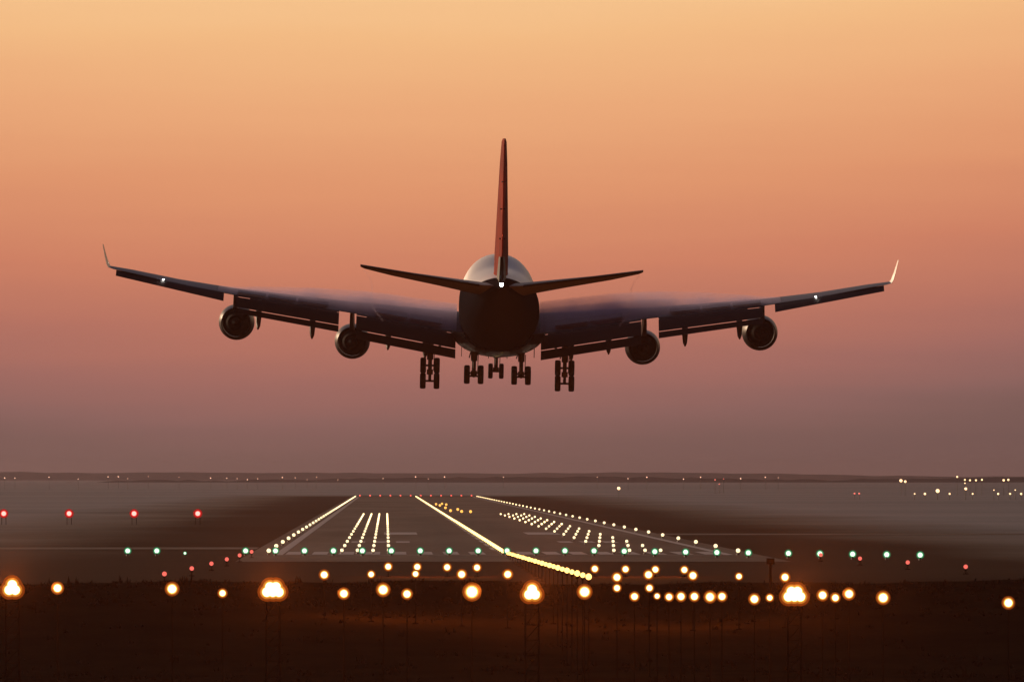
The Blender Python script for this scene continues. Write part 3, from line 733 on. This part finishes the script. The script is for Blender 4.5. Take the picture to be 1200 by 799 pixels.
# landing gear
def wheel(c, r, w, parent):
    b = MB(); h = w/2
    b.lathe(c, [(-h*.72,r*.55),(-h,r*.72),(-h*.96,r*.9),(-h*.6,r*.985),(0,r),(h*.6,r*.985),(h*.96,r*.9),(h,r*.72),(h*.72,r*.55)], 'X', 26)
    o = b.build('wheel', M_tyre, parent, smooth=True); return o
def gear(name, x, s_, ztop, axle_z, track, tilt, r=.65, w=.48, wb=1.47, brace=None, sidx=0, label=None):
    b = MB(); c = Vector((x, Y(s_), axle_z))
    b.tube((x, Y(s_), axle_z+.05), (x, Y(s_), axle_z+1.15), .17, .17, 12); b.tube((x, Y(s_), axle_z+1.1), (x, Y(s_), ztop), .27, .30, 12); b.box((x, Y(s_), axle_z+.1), (.5,.5,.42)); b.tube((x-.4, Y(s_)+.1, axle_z+1.35), (x-.2, Y(s_), axle_z+2.2), .05, .05, 6); b.tube((x+.3, Y(s_), axle_z+.2), (x+.34, Y(s_), axle_z+1.7), .035, .035, 6)
    b.tube((x, Y(s_)-.25, axle_z+.25), (x, Y(s_)-.42, axle_z+.95), .05, .05, 6); b.tube((x, Y(s_)-.42, axle_z+.95), (x, Y(s_)-.2, axle_z+1.5), .05, .05, 6)
    pts = []
    if wb:
        dv = Vector((0, math.cos(R(tilt)), math.sin(R(tilt))))*wb/2
        b.tube(c-dv, c+dv, .13, .13, 10); pts = [c-dv, c+dv]
    else: pts = [c]
    if tilt > 30: b.tube(c+dv*.8, (x, Y(s_)-.1, axle_z+1.9), .06, .06, 8)
    for p in pts: b.tube(p-Vector((track,0,0)), p+Vector((track,0,0)), .085, .085, 10)
    if brace:
        for (bx, bs, bz) in brace: b.tube((x, Y(s_), axle_z+1.5), (bx, Y(bs), bz), .08, .09, 8)
    o = b.build(name, M_gear, plane, smooth=True)
    for p in pts:
        for sg in (-1, 1): wheel((p.x+sg*track, p.y, p.z), r, w, o)
    return o
for side in (-1, 1):
    g_ = gear('wing_landing_gear', side*5.5, 31.5, 5.3, 1.27, .56, 58, brace=[(side*3.9,31.0,4.3),(side*5.4,28.9,4.6)])
    b = MB(); b.box((side*6.05, Y(31.5), 3.6), (.06,1.7,1.7)); b.build('gear_door', M_wing, g_)
    g_ = gear('body_landing_gear', side*1.92, 34.6, 3.6, 1.3, .56, 8, brace=[(side*.5,34.4,3.55),(side*1.9,31.8,3.4),(side*.9,34.6,3.4)])
    b = MB(); b.box((side*2.95, Y(34.6), 3.15), (.05,2.2,.75)); b.build('gear_door', M_belly, g_)
    b = MB(); b.box((side*.75, Y(34.9), 3.0), (.05,1.6,.7)); b.build('gear_door', M_belly, g_)
g_ = gear('nose_landing_gear', 0, 7.7, 4.0, 1.02, .46, 0, wb=0, w=.40, brace=[(0,10.2,3.6),(-.8,8.0,3.6),(.8,8.0,3.6)])
for side in (-1, 1):
    b = MB(); b.box((side*.75, Y(7.4), 3.1), (.04,1.8,.8)); b.build('gear_door', M_belly, g_)
b = MB(); b.tube((-1.9, Y(34.6), 3.05), (1.9, Y(34.6), 3.05), .05, .05, 8); b.build('cross_brace', M_gear, plane)

# stand it in the air: 700 m out, above the last approach lamps
D0 = 700.0
plane.location = (sX(582.3, D0), D0, sZ(457, D0))
plane.rotation_euler = (R(2.0), R(1.15), R(-.45))

# ================================================================== condensation over the wings
def vapour_mat(name, dens, col, sc=.18):
    m = bpy.data.materials.new(name); m.use_nodes = True; t = m.node_tree
    for n in list(t.nodes): t.nodes.remove(n)
    p = t.nodes.new('ShaderNodeVolumePrincipled'); p.inputs['Color'].default_value = (*col, 1); p.inputs['Anisotropy'].default_value = .2
    co = t.nodes.new('ShaderNodeTexCoord'); mp = t.nodes.new('ShaderNodeMapping'); mp.inputs['Scale'].default_value = (2.0,.22,1.6)
    n = t.nodes.new('ShaderNodeTexNoise'); n.inputs['Scale'].default_value = sc; n.inputs['Detail'].default_value = 3
    r = t.nodes.new('ShaderNodeMapRange'); r.inputs['From Min'].default_value = .35; r.inputs['From Max'].default_value = .7; r.inputs['To Min'].default_value = dens*.55; r.inputs['To Max'].default_value = dens*1.35
    t.links.new(co.outputs['Object'], mp.inputs[0]); t.links.new(mp.outputs[0], n.inputs['Vector']); t.links.new(n.outputs['Fac'], r.inputs['Value']); t.links.new(r.outputs[0], p.inputs['Density'])
    o = t.nodes.new('ShaderNodeOutputMaterial'); t.links.new(p.outputs[0], o.inputs['Volume'])
    return m
M_vap = vapour_mat('condensation', .16, (.80,.70,1.0)); M_vap2 = vapour_mat('wispy_condensation', .55, (.7,.66,.85), .5)
PM = plane.matrix_basis.copy()
PM = Matrix.LocRotScale(plane.location, plane.rotation_euler, None)
for side, nm in ((-1,'left'),(1,'right')):
    for layer, (k, mt) in enumerate(((1.0, M_vap), (.55, M_vap))):
        b = MB(); vs = []; XS = [3.4,5,7,9,11,13,15,17,19,21,22.6]; nn_ = 16
        for x in XS:
            sle, ch, zte, th, tw = wing_at(x)
            q = (x-3.4)/19.2
            hgt = (1.15-.15*q+.35*math.sin(q*3.1))*(1-q**3)*k*(1.05 if side < 0 else 1.4)+.12
            for i in range(nn_):
                a = 2*math.pi*i/nn_
                u = .55+.5*math.cos(a)
                base = zte+(1-min(1,u))*ch*math.sin(R(tw))+(.5*th*ch)*max(0, math.sin(math.pi*min(1,u)))*.95+.04
                up = math.sin(a)
                vs.append((side*x, Y(sle+ch*u), base+(hgt*up if up > 0 else .0)*(.55+.45*min(1,u))))
        n = nn_
        b.add(vs, [(j*n+i, j*n+(i+1)%n, (j+1)*n+(i+1)%n, (j+1)*n+i) for j in range(len(XS)-1) for i in range(n)]+[tuple(range(n)), tuple(range((len(XS)-1)*n, len(XS)*n))])
        o = b.build('wing_vapour', mt); o.matrix_basis = PM
        tag(o, f'{"thin outer" if layer == 0 else "dense inner"} layer of purple condensation mist over the {nm} wing', 'vapour', kind='stuff')
    # thin vortex threads from the tailplane tip
    b = MB(); pts = []
    for i in range(20):
        q = i/19.; pts.append(Vector((side*(10.6-1.4*q-.25*math.sin(q*7)), Y(70.5-.0)+ -6*q, 10.0-3.8*q)))
    for p, q_ in zip(pts, pts[1:]): b.tube(p, q_, .10, .10, 8)
    o = b.build('tip_vortex', M_vap2); o.matrix_basis = PM
    tag(o, f'thin vapour thread trailing from the {nm} tailplane tip', 'vapour', kind='stuff')
print('objects', len(bpy.data.objects))
